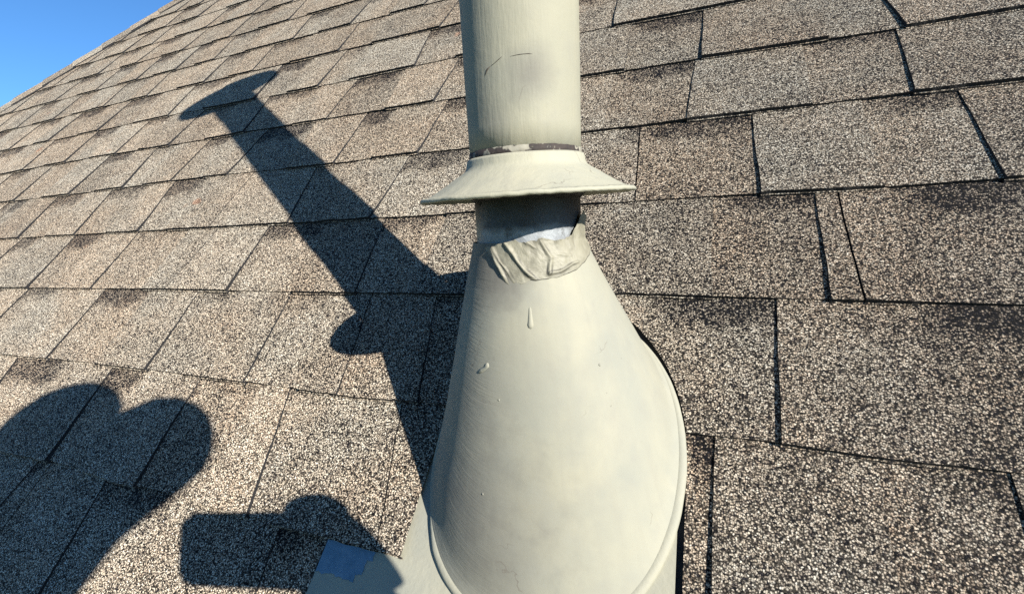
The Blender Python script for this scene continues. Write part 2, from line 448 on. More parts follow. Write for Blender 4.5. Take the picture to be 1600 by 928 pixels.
hl = (h1 - h0).length / E
k = 0
while k < hl - .5:
    p = Vector((HIP0.x, HIP0.y, 0)) + Vector((HIPD.x, HIPD.y, 0)) * (k - (Vector((HIP0.x, HIP0.y, 0)) - RI @ h0 / E).length)
    cap_piece('hip_cap', p, Vector((HIPD.x, HIPD.y, 0)), left, right); k += 1.0
rn = (RI.to_3x3() @ Vector((0, SA, CA))).normalized()
upv = (Vector((0, 0, 1)) + rn).normalized(); lft = RI.to_3x3() @ Vector((0, CA, -SA))
x = hip_s(T_TOP)
while x < S_R - .9:
    cap_piece('ridge_cap', Vector((x, T_TOP, 0)), Vector((1, 0, 0)), lft, Vector((0, -1, 0))); x += 1.0
# walls and eaves of the house below (world space boxes, children of the house)
M_WALL = flat('pale_stucco', (.55, .50, .42), .9, 0, 80, .12, .3); M_TRIM = flat('white_trim_paint', (.75, .74, .70), .5, 0, 10, .05)
IW = ROOF.inverted()
ze = h0.z
bm = bmesh.new(); box(bm, farl.x + .9, S_R * E - .35, h0.y + .45, yb - .45, ze - 3.2, ze + .22); link('wall', bm, M_WALL, house, IW)
bm = bmesh.new(); box(bm, h0.x - .02, S_R * E, h0.y - .035, h0.y - .012, ze - .17, ze - .02); link('fascia', bm, M_TRIM, house, IW)
bm = bmesh.new(); box(bm, h0.x, S_R * E - .02, h0.y - .01, h0.y + .448, ze - .17, ze - .155); link('soffit', bm, M_TRIM, house, IW)
# ground
tg = NT('lawn'); v = tg.coord(); nz = tg.noise(v, 3, 5, .7)
tg.l(tg.ramp(nz.outputs[0], [(.3, (.035, .06, .02)), (.7, (.08, .11, .035))]), tg.b.inputs['Base Color']); tg.b.inputs['Roughness'].default_value = .95
bm = bmesh.new(); n = 24; R = 1500; gz = ze - 3.15
vs = [bm.verts.new((R * cos(2 * pi * i / n), R * sin(2 * pi * i / n), gz)) for i in range(n)]; bm.faces.new(vs)
g = link('ground', bm, tg.m); g['kind'] = 'structure'

# ------------------------------------------------------------------ painted metal
def paint(name, streak_rot=0.0, streak=(260, 260, 22), base=(.285, .27, .198), dirt=1.0, sbump=.5, patch=None, brush=False):
    t = NT(name)
    v = t.coord(); vr = t.coord(streak, (0, streak_rot, 0)); 
    big = t.noise(v, 11, 4, .6, .3).outputs[0]; med = t.noise(v, 55, 4, .6).outputs[0]; fin = t.noise(v, 420, 3, .6).outputs[0]
    st = t.noise(vr, 1, 3, .55, .25).outputs[0]
    st_big = t.noise(t.coord((streak[0] * .25, streak[1] * .25, streak[2] * .3), (0, streak_rot, 0)), 1, 3, .6).outputs[0]
    c = t.mix(t.ramp(big, [(.35, 0.0), (.68, 1.0)]), base, tuple(x * y for x, y in zip(base, (.80, .84, .92))))
    c = t.mix(t.math('MULTIPLY', t.ramp(med, [(.52, 0.0), (.75, 1.0)]), .28 * dirt), c, (.21, .205, .18))
    c = t.mix(t.math('MULTIPLY', t.ramp(st_big, [(.45, 0.0), (.8, 1.0)]), .12), c, (.34, .328, .25))
    if patch:                                    # grey smudges at given spots: scuffs, on the cone also painted shade
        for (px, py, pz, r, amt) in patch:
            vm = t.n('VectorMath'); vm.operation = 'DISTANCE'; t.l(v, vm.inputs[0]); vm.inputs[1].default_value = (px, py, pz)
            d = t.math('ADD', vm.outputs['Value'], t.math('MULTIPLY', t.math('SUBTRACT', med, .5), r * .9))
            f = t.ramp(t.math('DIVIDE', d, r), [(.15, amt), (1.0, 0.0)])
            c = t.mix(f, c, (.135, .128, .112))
    # hairline cracks
    vc = t.n('TexVoronoi'); vc.feature = 'DISTANCE_TO_EDGE'; vc.inputs['Scale'].default_value = 16
    dv = t.n('VectorMath'); dv.operation = 'ADD'; nn = t.noise(v, 40, 3, .6); sc_ = t.n('VectorMath'); sc_.operation = 'SCALE'; sc_.inputs['Scale'].default_value = .035
    t.l(nn.outputs['Color'], sc_.inputs[0]); t.l(v, dv.inputs[0]); t.l(sc_.outputs[0], dv.inputs[1]); t.l(dv.outputs[0], vc.inputs['Vector'])
    crack = t.ramp(vc.outputs['Distance'], [(.0, 1.0), (.008, 0.0)])
    mask = t.ramp(t.noise(v, 22, 2, .5).outputs[0], [(.60, 0.0), (.66, .75)])
    crack = t.math('MULTIPLY', crack, mask)
    c = t.mix(crack, c, (.13, .11, .09))
    speck = t.ramp(t.noise(v, 300, 1, .5).outputs[0], [(.80, 0.0), (.84, .7)])
    c = t.mix(speck, c, (.15, .14, .12))
    t.l(c, t.b.inputs['Base Color'])
    t.l(t.ramp(big, [(.3, .62), (.7, .8)]), t.b.inputs['Roughness']); t.b.inputs['Specular IOR Level'].default_value = .22
    if brush:                                    # brush marks laid on by hand: diagonal on the left flank, faint elsewhere
        uvs = t.coord((1, 1, 1), (0, 0, 0), 'UV')
        su = t.n('SeparateXYZ'); t.l(uvs, su.inputs[0])
        lm = t.ramp(t.math('ADD', su.outputs[0], t.math('MULTIPLY', t.math('SUBTRACT', big, .5), .10)), [(.10, 1.0), (.24, .06)])
        n1 = t.noise(t.coord((14, 95, 1), (0, 0, radians(-26)), 'UV'), 1, 5, .65, 1.2).outputs[0]
        n2 = t.noise(t.coord((22, 60, 1), (0, 0, radians(25)), 'UV'), 1, 3, .6, 1.0).outputs[0]
        n3 = t.noise(t.coord((70, 3, 1), (0, 0, 0), 'UV'), 1, 3, .5, .3).outputs[0]
        c = t.mix(t.ramp(n3, [(.45, 0.0), (.75, .30)]), c, tuple(x * .80 for x in (base[0], base[1], base[2] * 1.06)))
        c = t.mix(t.math('MULTIPLY', t.ramp(n1, [(.5, 0.0), (.72, .16)]), lm), c, (.17, .155, .125))
        t.l(c, t.b.inputs['Base Color'])
        st = t.math('MULTIPLY', t.math('ADD', n1, t.math('MULTIPLY', n2, .6)), lm)
        b = t.bump(med, .05, .004); b = t.bump(st, .42, .0016, b); b = t.bump(fin, .12, .0003, b); b = t.bump(crack, -.8, .0006, b)
        t.l(b, t.b.inputs['Normal']); return t.m
    b = t.bump(med, .10, .004); b = t.bump(st, sbump, .0009, b); b = t.bump(st_big, sbump * .7, .0016, b); b = t.bump(fin, .15, .0004, b)
    b = t.bump(crack, -.8, .0006, b)
    t.l(b, t.b.inputs['Normal'])
    return t.m
FOOT = Vector((-0.8474 * E, 0.6211 * E, 0)); RP = .3035
FOOTW = ROOF @ FOOT
M_PIPE = paint('cream_pipe_paint', .12, (230, 230, 30), sbump=.4, patch=[(0.020, -.040, 2.20 * E, .022, .62), (-.01, -.043, 2.02 * E, .02, .3)])
M_COL = paint('cream_collar_paint', .0, (220, 220, 120), base=(.335, .318, .235), sbump=.35)
M_CONE = paint('cream_flashing_paint', .55, (230, 230, 20), base=(.285, .273, .210), sbump=.5, brush=True, patch=[(-.91 * E, 1.30 * E, 1.15 * E, .036, .75), (-1.0 * E, 1.38 * E, 1.18 * E, .05, .9), (-1.13 * E, .22 * E, .30 * E, .10, .7), (-1.08 * E, .78 * E, .66 * E, .05, .38), (-.95 * E, -.05 * E, .2 * E, .05, .3), (-.62 * E, .9 * E, 1.1 * E, .02, .25)])  # left flank's shade painted in by the lower patches; grime at the top
M_RIM = paint('chalky_rim_paint', .2, (200, 200, 60), base=(.30, .286, .218), sbump=.3, dirt=.6)

vent = empty('vent_pipe', Matrix.Translation(FOOTW), 'tall cream painted vent pipe with flared storm collar rising out of the roof', 'vent pipe')
U = Vector((0, SA, CA))
def wobs(amp, fr, z_amp=0):
    def f(i, a, r, z):
        q = Vector((cos(a) * fr, sin(a) * fr, z * 40 + i))
        return r + amp * noise.noise(q), z + z_amp * noise.noise(q * 1.7)
    return f
# upper sleeve
bm = bmesh.new(); prof = [(RP * E, z * E) for z in [1.885 + i * .12 for i in range(57)]]
prof = [((RP - .012) * E, 1.877 * E)] + [(RP * E, 1.881 * E)] + prof[1:]
lathe(bm, prof, 96, lambda i, a, r, z: (r + E * .0035 * noise.noise(Vector((cos(a) * 1.6, sin(a) * 1.6, z * 12))) - (E * .004 if i == 0 else 0), z + (E * .007 * noise.noise(Vector((cos(a) * 6, sin(a) * 6, 2))) if i < 2 else 0)))
link('pipe_sleeve', bm, M_PIPE, vent, smooth=True)
# dark open joint with old sealant
t = NT('old_joint_sealant'); v = t.coord(); a = t.noise(v, 60, 3, .6).outputs[0]
t.l(t.ramp(a, [(.32, (.27, .255, .20)), (.42, (.22, .205, .16)), (.45, (.02, .015, .013)), (.58, (.035, .025, .02)), (.61, (.20, .19, .15)), (.66, (.03, .022, .015)), (.69, (.42, .43, .43))]), t.b.inputs['Base Color'])
t.b.inputs['Roughness'].default_value = .8; t.l(t.bump(a, .7, .002), t.b.inputs['Normal'])
bm = bmesh.new(); lathe(bm, [((RP - .02) * E, 1.90 * E), ((RP + .002) * E, 1.895 * E), ((RP + .003) * E, 1.872 * E), ((RP + .003) * E, 1.86 * E), ((RP - .02) * E, 1.85 * E)], 96, wobs(.004 * E, 9, .004 * E))
link('joint_sealant', bm, t.m, vent, smooth=True)
# storm collar
def colw(i, a, r, z):
    q = Vector((cos(a) * 2.2, sin(a) * 2.2, 0)); rr = r; zz = z
    zz += E * (r / E) * (.006 * cos(a) + .022 * sin(a)) * .9
    if r > .49 * E:
        zz += E * .003 * noise.noise(Vector((cos(a) * 9, sin(a) * 9, 4))); rr += E * .005 * noise.noise(Vector((cos(a) * 7, sin(a) * 7, 1)))
    if .565 * E < r: zz += E * .0035 * noise.noise(Vector((cos(a) * 30, sin(a) * 30, i)))
    rr += E * .003 * noise.noise(Vector((cos(a) * 5, sin(a) * 5, z * 60)))
    return rr, zz
outer = [(.316, 1.868), (.322, 1.855), (.326, 1.83), (.336, 1.812), (.36, 1.795), (.40, 1.772), (.45, 1.742), (.50, 1.714), (.545, 1.691), (.575, 1.677), (.582, 1.676), (.588, 1.681), (.600, 1.676), (.604, 1.668), (.602, 1.660), (.590, 1.656)]
inner = [(.575, 1.662), (.54, 1.679), (.45, 1.727), (.37, 1.775), (.33, 1.800), (.312, 1.83), (.309, 1.862)]
bm = bmesh.new(); lathe(bm, [((r if r < .40 else .40 + (r - .40) * .93) * E, z * E) for r, z in outer + inner], 160, colw, closed=True)
link('storm_collar', bm, M_COL, vent, smooth=True)
# galvanized neck below the collar
t = NT('weathered_galvanized_neck'); v = t.coord(); s = t.n('SeparateXYZ'); t.l(v, s.inputs[0])
a = t.noise(v, 30, 4, .65, .3).outputs[0]; b = t.noise(v, 110, 4, .7).outputs[0]; sp = t.n('TexVoronoi'); sp.inputs['Scale'].default_value = 140; t.l(v, sp.inputs['Vector'])
spc = t.n('SeparateColor'); t.l(sp.outputs['Color'], spc.inputs[0])
zinc = t.mix(t.math('MULTIPLY', spc.outputs[0], .6), (.20, .215, .225), (.34, .36, .375))
zinc = t.mix(t.ramp(a, [(.4, 0.0), (.65, .8)]), zinc, (.20, .21, .22))
fx = t.math('ADD', t.math('MULTIPLY', s.outputs[0], -1 / E), t.math('MULTIPLY', t.math('SUBTRACT', a, .5), .35))
leftp = t.ramp(fx, [(.15, 0.0), (.24, .9)])                 # cream overspray on the left side
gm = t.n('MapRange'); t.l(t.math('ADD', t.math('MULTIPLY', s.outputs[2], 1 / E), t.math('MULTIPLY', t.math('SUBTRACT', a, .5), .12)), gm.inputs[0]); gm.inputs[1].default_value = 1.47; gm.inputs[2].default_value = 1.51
zinc = t.mix(gm.outputs[0], zinc, t.mix(t.ramp(b, [(.4, 0.0), (.6, 1.0)]), (.035, .037, .042), (.075, .078, .084)))  # collar's shade put into the zinc colour, near black above this height
col = t.mix(leftp, zinc, (.29, .28, .22))
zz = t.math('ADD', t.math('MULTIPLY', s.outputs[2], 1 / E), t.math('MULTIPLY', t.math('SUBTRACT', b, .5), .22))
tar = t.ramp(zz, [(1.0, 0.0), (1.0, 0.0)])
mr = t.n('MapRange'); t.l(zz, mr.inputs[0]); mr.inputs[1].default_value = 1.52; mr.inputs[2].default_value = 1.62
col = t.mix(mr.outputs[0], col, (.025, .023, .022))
blot = t.math('MULTIPLY', t.ramp(b, [(.56, 0.0), (.62, .85)]), t.ramp(a, [(.42, 0.0), (.55, 1.0)]))
col = t.mix(blot, col, (.04, .035, .03))
t.l(col, t.b.inputs['Base Color']); t.b.inputs['Metallic'].default_value = .12; t.b.inputs['Roughness'].default_value = .5
t.l(t.bump(b, .5, .0015), t.b.inputs['Normal'])
bm = bmesh.new(); lathe(bm, [((RP - .008) * E, z * E) for z in (-.4, .4, 1.0, 1.2, 1.3, 1.4, 1.5, 1.6, 1.7, 1.86)], 96, lambda i, a, r, z: (r + E * .003 * noise.noise(Vector((cos(a) * 2, sin(a) * 2, z * 25))), z))
link('galvanized_neck', bm, t.m, vent, smooth=True)
# tar squeezed out under the collar
M_TAR = flat('black_mastic', (.012, .011, .011), .55, 0, 200, .3, .4)
bm = bmesh.new(); lathe(bm, [((RP - .01) * E, 1.72 * E), ((RP + .03) * E, 1.715 * E), ((RP + .02) * E, 1.675 * E), ((RP - .005) * E, 1.65 * E)], 120,
                        lambda i, a, r, z: (r, z - (E * .05 * max(0, noise.noise(Vector((cos(a) * 4, sin(a) * 4, 7)))) if i >= 2 else 0)))
link('mastic_ring', bm, M_TAR, vent, smooth=True)
# rain cap, above the frame
bm = bmesh.new(); CZ = 8.62
lathe(bm, [(.02 * E, (CZ + .30) * E), (.35 * E, (CZ + .24) * E), (.62 * E, (CZ + .10) * E), (.76 * E, CZ * E), (.77 * E, (CZ - .10) * E), (.755 * E, (CZ - .10) * E), (.745 * E, (CZ - .01) * E), (.35 * E, (CZ + .2) * E), (.02 * E, (CZ + .26) * E)], 64)
cap = link('rain_cap', bm, M_COL, vent, smooth=True)
for q in range(3):
    a = 2 * pi * q / 3 + .4; bm = bmesh.new()
    box(bm, (RP - .01) * E, (RP + .006) * E, -.05 * E, .05 * E, 8.2 * E, (CZ + .18) * E)
    link('cap_strut', bm, M_COL, cap, Matrix.Rotation(a, 4, 'Z'))

def pipe_line(name, pts, r, mat):
    bm = bmesh.new(); rings = []; P = [Vector((RP * cos(radians(a)), RP * sin(radians(a)), z)) for a, z in pts]
    for i, p in enumerate(P):
        d = (P[min(i + 1, len(P) - 1)] - P[max(i - 1, 0)]).normalized(); nr = Vector((p.x, p.y, 0)).normalized(); sd_ = d.cross(nr)
        rr = r * (.25 if i in (0, len(P) - 1) else .7 + .6 * random.random())
        rings.append([bm.verts.new((p + sd_ * rr * cos(2 * pi * q / 8) + nr * rr * .6 * sin(2 * pi * q / 8)) * E) for q in range(8)])
    for A, B in zip(rings, rings[1:]):
        for q in range(8): bm.faces.new((A[q], A[(q + 1) % 8], B[(q + 1) % 8], B[q]))
    bm.faces.new(rings[0][::-1]); bm.faces.new(rings[-1]); link(name, bm, mat, vent, smooth=True)
M_NICK = flat('dark_paint_crack', (.05, .04, .032), .9, 0, 200, .3)
pipe_line('paint_crack', [(-106, 2.222), (-105, 2.232), (-103, 2.246), (-100, 2.254)], .0034, M_NICK)
pipe_line('paint_crack', [(-100, 2.254), (-96, 2.262), (-91, 2.276), (-87, 2.287)], .0011, M_NICK)
pipe_line('paint_crack', [(-80, 2.281), (-72, 2.285), (-64, 2.286), (-55, 2.281)], .0013, M_NICK)

# ------------------------------------------------------------------ roof flashing
flash = empty('roof_flashing', ROOF @ Matrix.Translation(FOOT), 'cream painted cone flashing with patched top around the foot of the vent pipe', 'roof flashing')
FI = Matrix.Translation(-FOOT)
E1 = Vector((1, 0, 0)); E2 = U.cross(E1); FOOTE = FOOT / E
BC = Vector((-.80, .75, .03))
def sgnp(c, e): return (1 if c > 0 else -1) * abs(c) ** e
def base_pt(th, off=0, z=.03):
    c, s = cos(th), sin(th); e = 2 / 2.15
    p = Vector((BC.x + .778 * sgnp(c, e), BC.y + .995 * sgnp(s, e), z))
    d = Vector((c / .79, s / 1.01, 0)).normalized()
    return p + d * off
def cone_pt(th, w, off=0):
    t_ = FOOTE + U * 1.43 + (RP + .012) * (cos(th) * E1 + sin(th) * E2)
    if w <= 1: q = base_pt(th) * (1 - w) + t_ * w
    else: q = t_ + U * (w - 1) * 1.45
    if off:
        ra = (cos(th) * E1 + sin(th) * E2).normalized(); nr = (ra + Vector((0, 0, .35))).normalized()
        q = q + nr * off
    return q
bm = bmesh.new(); n = 160; rows = []
for j in range(49):
    wv = (j / 48)
    row = []
    for i in range(n):
        th = 2 * pi * i / n
        q = cone_pt(th, wv)
        d = Vector((cos(th), sin(th), .4)).normalized()
        q += d * (.010 * noise.noise(q * 1.8) + .0012 * noise.noise(q * 7)) * min(1, wv * 6 + .1)
        # soft flare into the rim
        if wv < .06: q += Vector((cos(th), sin(th), 0)) * .02 * (1 - wv / .06) ** 2
        # ragged upper lip
        row.append(q)
    rows.append(row)
V = [[bm.verts.new(q * E) for q in r] for r in rows]
for j in range(48):
    for i in range(n): bm.faces.new((V[j][i], V[j][(i + 1) % n], V[j + 1][(i + 1) % n], V[j + 1][i]))
uvl = bm.loops.layers.uv.new('UVMap'); idx = {v: (i, j) for j, r in enumerate(V) for i, v in enumerate(r)}
for f in bm.faces:
    ii = [idx[l.vert][0] for l in f.loops]; wrap_ = max(ii) - min(ii) > 2
    for l in f.loops:
        i, j = idx[l.vert]; th = 2 * pi * i / n
        if wrap_ and i == 0: th = 2 * pi
        th -= pi
        if th < 0: th += 2 * pi                  # u = 0 at the left silhouette, .5 at the right one
        if th == 0 and max(ii) > n / 2 + .5 - 1 and min(ii) < n / 2: th = 2 * pi
        l[uvl].uv = (th / (2 * pi), j / 48)
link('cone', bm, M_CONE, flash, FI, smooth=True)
# rolled rim and flat bead round the base
bm = bmesh.new(); rows = []
for (off, z) in [(.0, .026), (.022, .033), (.046, .030), (.060, .018), (.064, .009), (.066, -.02)]:
    rows.append([bm.verts.new((base_pt(2 * pi * i / n, off * (1 - .6 * max(0, sin(2 * pi * i / n))) * (1 - .8 * max(0, min(1, (-cos(2 * pi * i / n) - .3) / .2)) * max(0, min(1, (sin(2 * pi * i / n) + .72) / .3))) + .0025 * noise.noise(Vector((i * .35, off * 30, 0))), z + .002 * noise.noise(Vector((i * .2, 5, z * 9))))) * E) for i in range(n)])
for A, B in zip(rows, rows[1:]):
    for i in range(n): bm.faces.new((A[i], A[(i + 1) % n], B[(i + 1) % n], B[i]))
link('rim', bm, M_RIM, flash, FI, smooth=True)
# base plate: from under the shingles down over the course below
def plate_z(t):
    v = max(0, min(1, (t - (T0 - 2)) / 1.0)); v2 = (-.08 - t)
    return -.004 if t > -.08 else -.004 + (HL + .008) * min(1.05, max(0, v2) / 1.0)
def plate(name, s0, s1, t0_, t1, dz, mat, th=.006, ns=60, nt_=40, ragged=None):
    bm = bmesh.new(); g = []
    for j in range(nt_ + 1):
        t_ = t0_ + (t1 - t0_) * j / nt_; r = []
        for i in range(ns + 1):
            s_ = s0 + (s1 - s0) * i / ns; q = Vector((s_, t_, plate_z(t_) + dz + .003 * noise.noise(Vector((s_ * 2, t_ * 2, 0)))))
            r.append(q)
        g.append(r)
    T = [[bm.verts.new(q * E) for q in r] for r in g]; Bv = [[bm.verts.new((q - Vector((0, 0, th))) * E) for q in r] for r in g]
    for j in range(nt_):
        for i in range(ns):
            if ragged and not ragged(g[j][i].lerp(g[j + 1][i + 1], .5)): continue
            bm.faces.new((T[j][i], T[j][i + 1], T[j + 1][i + 1], T[j + 1][i]))
            bm.faces.new((Bv[j][i], Bv[j + 1][i], Bv[j + 1][i + 1], Bv[j][i + 1]))
    ed = [e for e in bm.edges if e.is_boundary and all(v in sum(T, []) for v in e.verts)] if not ragged else []
    Ti = {v: (j, i) for j, r in enumerate(T) for i, v in enumerate(r)}
    for e in list(bm.edges):
        if e.is_boundary and e.verts[0] in Ti and e.verts[1] in Ti:
            a, b = e.verts; (ja, ia), (jb, ib) = Ti[a], Ti[b]
            bm.faces.new((a, b, Bv[jb][ib], Bv[ja][ia]))
    bmesh.ops.delete(bm, geom=[v for v in bm.verts if not v.link_faces], context='VERTS')
    return link(name, bm, mat, flash, FI)
plate('base_plate', FL, FR, -1.35, -.06, 0, M_RIM)
plate('upper_plate', CUT_C[0] - CUT_A - .05, .002, -.06, .9, -.001, M_RIM, nt_=20)
t = NT('bare_zinc'); v = t.coord(); a = t.noise(v, 60, 4, .7).outputs[0]; b = t.noise(v, 350, 2, .6).outputs[0]
t.l(t.ramp(a, [(.3, (.075, .145, .20)), (.55, (.115, .19, .25)), (.75, (.18, .25, .30))]), t.b.inputs['Base Color'])  # blue of the reflected sky is put into the zinc colour
t.b.inputs['Metallic'].default_value = .1; t.b.inputs['Roughness'].default_value = .5; t.l(t.bump(b, .3, .0006), t.b.inputs['Normal'])
def rag(p):
    k = .012 * noise.noise(p * 14) + .010 * noise.noise(p * 30)
    lo = -.285 + .012 * noise.noise(p * 40) + .03 * noise.noise(Vector((p.x * 9, 3, 0))) + (.05 if p.x > -1.90 else 0)
    return p.y > lo and p.x < -1.845 + k + (.03 if p.y > -.15 else -.01)
pp = plate('bare_metal_patch', FL + .004, -1.80, -.36, -.055, .0045, t.m, .004, 150, 110, rag)
pp['label'] = 'bare patch with painted blue sky reflection on the corner of the base plate'
# crumpled sealant membrane round the top
t = NT('grey_crumpled_membrane'); v = t.coord(); a = t.noise(v, 45, 4, .65, .4).outputs[0]; b = t.noise(v, 260, 3, .6).outputs[0]
t.l(t.ramp(a, [(.3, (.125, .117, .088)), (.5, (.215, .203, .152)), (.75, (.27, .257, .195))]), t.b.inputs['Base Color'])
t.b.inputs['Roughness'].default_value = .6
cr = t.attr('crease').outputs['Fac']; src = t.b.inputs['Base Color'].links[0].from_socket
t.l(t.mix(t.math('MULTIPLY', cr, t.ramp(b, [(.25, .5), (.6, 1.0)])), src, (.022, .02, .018)), t.b.inputs['Base Color'])  # fold shade put into the colour: near black beside folds and lower edge
t.l(t.bump(b, .3, .0006, t.bump(a, .5, .004)), t.b.inputs['Normal'])
LOW = [(-2.05, .985), (-1.93, .975), (-1.79, .945), (-1.68, .912), (-1.55, .894), (-1.25, .905), (-.88, .903), (-.53, .908), (-.1, .93), (.4, .95), (1.0, .97)]
UPP = [(-2.05, .99), (-1.9, .992), (-1.7, 1.0), (-1.5, 1.008), (-1.3, 1.0), (-1.0, 1.012), (-.8, 1.0), (-.6, 1.005), (-.45, 1.015), (-.3, 1.05), (-.12, 1.085), (.05, 1.10), (.25, 1.07), (.6, 1.03), (1.0, 1.0)]
FOLDS = [([(-1.62, 1.0), (-1.44, .955), (-1.2, .905)], .020, .030), ([(-1.05, 1.0), (-.93, .955), (-.97, .92)], .014, .028), ([(-1.87, .985), (-1.75, .945), (-1.60, .90)], .022, .035),
         ([(-1.84, .99), (-1.72, .955), (-1.50, .905)], .010, .016), ([(-.97, .915), (-.75, .92), (-.45, .93)], .009, .02),
         ([(-.6, 1.02), (-.5, .98)], .004, .03), ([(-1.28, 1.0), (-1.16, .985)], .010, .02), ([(-1.0, .95), (-.8, .965), (-.55, .955)], .004, .02)]
def seg_d(p, a, b):
    ab = b - a; k = max(0, min(1, (p - a).dot(ab) / ab.dot(ab))); return (p - a - ab * k).length
def foldh(th, wv):
    th, wv = th + .05 * noise.noise(Vector((th * 2.5, wv * 12, 3))), wv + .008 * noise.noise(Vector((th * 3.5, wv * 18, 8)))
    p = Vector((th * .32, wv * 1.6)); h = 0
    for L, amp, wd in FOLDS:
        d = min(seg_d(p, Vector((a[0] * .32, a[1] * 1.6)), Vector((b[0] * .32, b[1] * 1.6))) for a, b in zip(L, L[1:]))
        h += amp * math.exp(-(d / (wd * .32)) ** 2) * 1.3 - amp * .35 * math.exp(-((d - wd) / (wd * .6)) ** 2)
    return h * .48 + .004 * noise.noise(Vector((th * 3, wv * 14, 0))) + .003 * noise.noise(Vector((th * 9, wv * 40, 0)))
bm = bmesh.new(); T = []; Bv = []; CL = bm.verts.layers.float.new('crease')
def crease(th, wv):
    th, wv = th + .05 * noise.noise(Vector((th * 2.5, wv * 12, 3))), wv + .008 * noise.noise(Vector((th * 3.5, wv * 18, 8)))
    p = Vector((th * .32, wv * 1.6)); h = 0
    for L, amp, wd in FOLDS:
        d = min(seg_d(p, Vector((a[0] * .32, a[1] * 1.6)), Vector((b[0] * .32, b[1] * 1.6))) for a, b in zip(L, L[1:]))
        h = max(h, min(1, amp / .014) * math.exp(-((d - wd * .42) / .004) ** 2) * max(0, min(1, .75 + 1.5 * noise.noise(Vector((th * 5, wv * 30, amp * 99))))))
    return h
NS, NV = 220, 80
for j in range(NV + 1):
    r, r2 = [], []
    for i in range(NS + 1):
        th = -2.05 + 3.05 * i / NS; u = j / NV
        lo = lerp(LOW, th) + .003 * noise.noise(Vector((th * 9, 0, 0))); hi = lerp(UPP, th) + .008 * noise.noise(Vector((th * 12, 4, 0))) + .004 * noise.noise(Vector((th * 30, 4, 0)))
        wv = lo + (hi - lo) * u
        edge = min(1, u * 8, (th + 2.05) * 12)
        off = .0006 + .0022 * edge + max(-.002, foldh(th, wv)) * (.2 + .8 * edge) + (.02 * max(0, noise.noise(Vector((th * 6, 1, 9)))) * u ** 6)
        r.append(cone_pt(th, wv, off)); r2.append(cone_pt(th, wv, off - (.005 if wv > .985 else .012)))
    T.append([bm.verts.new(q * E) for q in r]); Bv.append([bm.verts.new(q * E) for q in r2])
    for i in range(NS + 1):
        th = -2.05 + 3.05 * i / NS; wv = lerp(LOW, th) + (lerp(UPP, th) - lerp(LOW, th)) * j / NV
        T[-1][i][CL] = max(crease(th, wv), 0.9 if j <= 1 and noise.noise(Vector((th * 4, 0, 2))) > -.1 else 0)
for j in range(NV):
    for i in range(NS):
        bm.faces.new((T[j][i], T[j][i + 1], T[j + 1][i + 1], T[j + 1][i])); bm.faces.new((Bv[j][i], Bv[j + 1][i], Bv[j + 1][i + 1], Bv[j][i + 1]))
for i in range(NS):
    bm.faces.new((T[0][i], Bv[0][i], Bv[0][i + 1], T[0][i + 1])); bm.faces.new((T[NV][i], T[NV][i + 1], Bv[NV][i + 1], Bv[NV][i]))
for j in range(NV):
    bm.faces.new((T[j][0], T[j + 1][0], Bv[j + 1][0], Bv[j][0])); bm.faces.new((T[j][NS], Bv[j][NS], Bv[j + 1][NS], T[j + 1][NS]))
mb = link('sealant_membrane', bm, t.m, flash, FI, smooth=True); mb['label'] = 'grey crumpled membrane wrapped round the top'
# drip of paint, flake and little bumps on the cone
def blob(name, pts, mat):
    """chain of (theta, w, radius) swept into one smooth raised bead"""
    bm = bmesh.new()
    rings = []; m = 10; PP = [cone_pt(a, b_) for a, b_, _ in pts]
    for idx, (a, b_, r) in enumerate(pts):
        c = PP[idx]; d = (PP[min(idx + 1, len(PP) - 1)] - PP[max(idx - 1, 0)]).normalized()
        ra = (cos(a) * E1 + sin(a) * E2); nr = (ra - d * ra.dot(d)).normalized(); sd_ = d.cross(nr)
        rings.append([bm.verts.new((c + sd_ * r * cos(2 * pi * q / m) + nr * r * .7 * sin(2 * pi * q / m)) * E) for q in range(m)])
    for A, B in zip(rings, rings[1:]):
        for q in range(m): bm.faces.new((A[q], A[(q + 1) % m], B[(q + 1) % m], B[q]))
    bm.faces.new(rings[0][::-1]); bm.faces.new(rings[-1])
    return link(name, bm, mat, flash, FI, smooth=True)
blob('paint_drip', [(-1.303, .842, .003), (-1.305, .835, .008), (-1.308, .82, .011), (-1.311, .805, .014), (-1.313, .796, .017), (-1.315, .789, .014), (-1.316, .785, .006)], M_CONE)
blob('paint_flake', [(-2.0, .650, .003), (-1.98, .655, .012), (-1.93, .665, .015), (-1.88, .675, .012), (-1.86, .683, .016), (-1.85, .690, .006)], M_RIM)
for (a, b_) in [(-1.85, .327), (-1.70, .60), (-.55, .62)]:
    blob('paint_lump', [(a, b_ + .004, .002), (a, b_ + .002, .0065), (a, b_, .008), (a, b_ - .003, .006), (a, b_ - .005, .002)], M_CONE)

